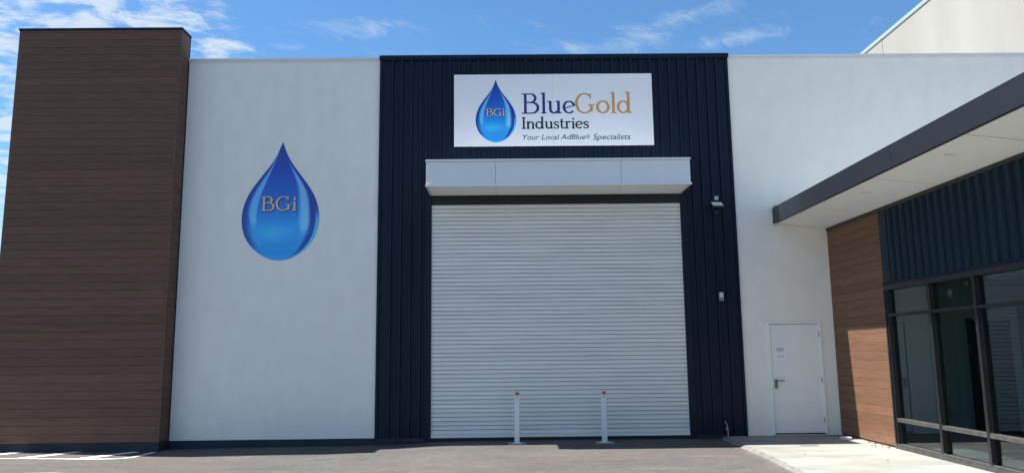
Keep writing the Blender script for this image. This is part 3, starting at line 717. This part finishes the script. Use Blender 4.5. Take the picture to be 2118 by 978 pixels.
# ---------------------------------------------------------------- bollards
def bollard(x, y, label, lean):
    z = gz(x)
    t = thing('bollard', label, 'bollard', (x, y, z), 'removable bollards before the roller door')
    part(MB().box(x-.155, x+.155, y-.12, y+.12, z-.005, z+.012), 'base_plate', 'galv', t, bevel=.003)
    for bx_, by_ in ((-.12, -.09), (.12, -.09), (-.12, .09), (.12, .09)): part(MB().tube([(x+bx_, y+by_, z+.0125), (x+bx_, y+by_, z+.026)], .012, 6), 'anchor_bolt', 'steel', t)
    part(MB().box(x-.075, x+.075, y-.07, y+.07, z+.0125, z+.022), 'socket_plate', 'bollard', t, bevel=.002)
    h = .045
    L_ = lambda zz: x+lean*(zz-z)
    post = MB(); zz0, zz1 = z+.0225, z+.925
    i = 0
    post.v += [(L_(a)+sx*h, y+sy*h, a) for a in (zz0, zz1) for sx, sy in ((-1, -1), (1, -1), (1, 1), (-1, 1))]
    post.f += [(0, 1, 2, 3), (4, 7, 6, 5), (0, 4, 5, 1), (1, 5, 6, 2), (2, 6, 7, 3), (3, 7, 4, 0)]
    part(post, 'post', 'bollard', t, bevel=.006)
    yy = y-h-.001; cx = L_(z+.88)
    st = part(MB().box(cx-.034, cx+.034, yy-.001, yy, z+.850, z+.905), 'sticker', 'red', t); st['label'] = 'red sticker with a pale printed band'
    sub(MB().prism([(cx-.03, z+.856), (cx-.005, z+.860), (cx+.03, z+.868), (cx+.03, z+.874), (cx-.005, z+.868), (cx-.03, z+.862)], 'y', yy-.0018, yy-.0012), 'printed_band', 'orange', st)
    st = part(MB().box(cx-.032, cx+.032, yy-.001, yy, z+.776, z+.842), 'sticker', 'wsticker', t); st['label'] = 'white sticker with a black keyhole mark'
    kx, kz = cx, z+.815
    pr = [(kx+.011*math.cos(a), kz+.011*math.sin(a)) for a in [R(-50+280*q/12) for q in range(13)]]+[(kx-.005, kz-.026), (kx+.005, kz-.026)]
    sub(MB().prism(pr, 'y', yy-.0018, yy-.0012), 'keyhole_mark', 'ink', st)
    return t
bollard(.195, 14.06, 'white square bollard on a steel plate, left of the pair by the roller door', .012)
bollard(1.768, 14.06, 'white square bollard on a steel plate, right of the pair by the roller door', .0)

# ---------------------------------------------------------------- fittings on the front
fl = thing('floodlight', 'flat floodlight with pale lens tilted down on the navy cladding', 'floodlight', (4.11, D-.04, 4.3))
Rm = Matrix.Rotation(R(-52), 4, 'X'); Rz = Matrix.Rotation(R(6), 4, 'Z')
def rot(mb, c): mb.v = [tuple(Vector(c)+(Rz @ Rm @ Vector(p))) for p in mb.v]; return mb
c = (4.11, D-.17, 4.335)
part(rot(MB().box(-.112, .112, -.015, .02, -.075, .075), c), 'housing', 'black', fl, bevel=.004)
part(rot(MB().box(-.102, .102, -.021, -.0155, -.066, .066), c), 'lens', 'diffuser', fl)
part(MB().tube([(4.04, D-.16, 4.30), (4.04, D-.10, 4.22), (4.11, D-.06, 4.19), (4.18, D-.10, 4.22), (4.18, D-.16, 4.30)], .008), 'bracket', 'black', fl)
part(MB().box(4.085, 4.135, D-.085, D-.034, 4.17, 4.23), 'mounting_block', 'black', fl)
jb = thing('junction_box', 'small square pale grey junction box above the floodlight', 'junction box', (4.135, D-.034, 4.45))
part(MB().box(4.098, 4.172, D-.075, D-.0345, 4.446, 4.522), 'housing', 'jbox', jb, bevel=.005)
part(MB().tube([(4.135, D-.078, 4.484), (4.135, D-.0755, 4.484)], .024, 14), 'cover', 'gbox', jb)
gb = thing('control_box', 'small grey control box on the navy cladding left of the white wall', 'control box', (4.13, D-.034, 2.49))
part(MB().prism([(4.090, 2.655), (4.172, 2.655), (4.172, 2.505), (4.162, 2.495), (4.108, 2.495), (4.090, 2.53)], 'y', D-.085, D-.0345), 'housing', 'gbox', gb)
part(MB().box(4.100, 4.163, D-.088, D-.0855, 2.560, 2.645), 'lid', 'jbox', gb)
part(MB().box(4.112, 4.158, D-.088, D-.0855, 2.515, 2.545), 'button', 'dgrey', gb)
tp = thing('garden_tap', 'thin metal garden tap on a riser at the foot of the navy cladding', 'tap', (4.09, 14.45, gz(4.09)))
part(MB().tube([(4.105, 14.45, gz(4)), (4.103, 14.45, .12), (4.09, 14.46, .20), (4.06, 14.47, .27)], [.011, .011, .010, .008]), 'riser', 'galv', tp)
part(MB().tube([(4.103, 14.45, .09), (4.09, 14.40, .085), (4.075, 14.36, .06), (4.075, 14.355, .03)], .010), 'spout', 'galv', tp)
part(MB().box(4.05, 4.09, 14.415, 14.435, .125, .14).tube([(4.085, 14.42, .09), (4.072, 14.425, .13)], .007), 'tap_handle', 'galv', tp)
# access cover and bowl on the path
ac = thing('access_cover', 'flat grey rectangular access cover set in the sunlit path', 'access cover', (5.02, 13.07, 0))
part(MB().box(4.90, 5.19, 12.96, 13.15, -.03, -.014), 'frame', 'kerb', ac)
part(MB().box(4.915, 5.175, 12.975, 13.135, -.0139, -.0115), 'lid', 'galv', ac)
def bowl():
    x, y = 5.98, 13.78; t = thing('bowl', 'shallow white bowl on the path in the corner by the timber wall', 'bowl', (x, y, 0))
    def lathe(prof, name, m):
        b = MB(); n = 20
        for r, z in prof: b.v += [(x+r*1.15*math.cos(2*math.pi*q/n), y+r*math.sin(2*math.pi*q/n), z) for q in range(n)]
        for k in range(len(prof)-1):
            for q in range(n): b.f.append((k*n+q, k*n+(q+1) % n, (k+1)*n+(q+1) % n, (k+1)*n+q))
        b.f.append(tuple(range(n))); b.f.append(tuple((len(prof)-1)*n+q for q in range(n)))
        part(b, name, m, t, smooth=True)
    lathe([(.065, -.0175), (.078, -.005), (.092, .022), (.095, .028), (.087, .028), (.078, .012)], 'basin', 'white_plastic')
    lathe([(.079, .0145), (.081, .017), (.04, .018)], 'dark_inside', 'rubber')  # dark disc filling the inside of the bowl
bowl()
# cobweb fluff caught on the window frame
b = MB()
for k in range(46):
    yy = random.choice([random.uniform(9.2, 12.4), 11.18+random.uniform(-.05, .05), 10.08+random.uniform(-.05, .05)]); z = random.choice([.064, .064, .464]); s = random.uniform(.006, .02)
    x = XW-random.uniform(0, .01); p = [(x, yy, z), (x-.004, yy+random.uniform(-s, s), z+s*random.uniform(.2, 1.2)), (x-.002, yy+random.uniform(-s, s)*1.6, z+s*random.uniform(0, .8))]
    b.tube(p, .0022, 4)
o = b.build('dust_fluff', 'web'); o['kind'] = 'stuff'; o['label'] = 'dust and cobweb fluff caught on the window frames'
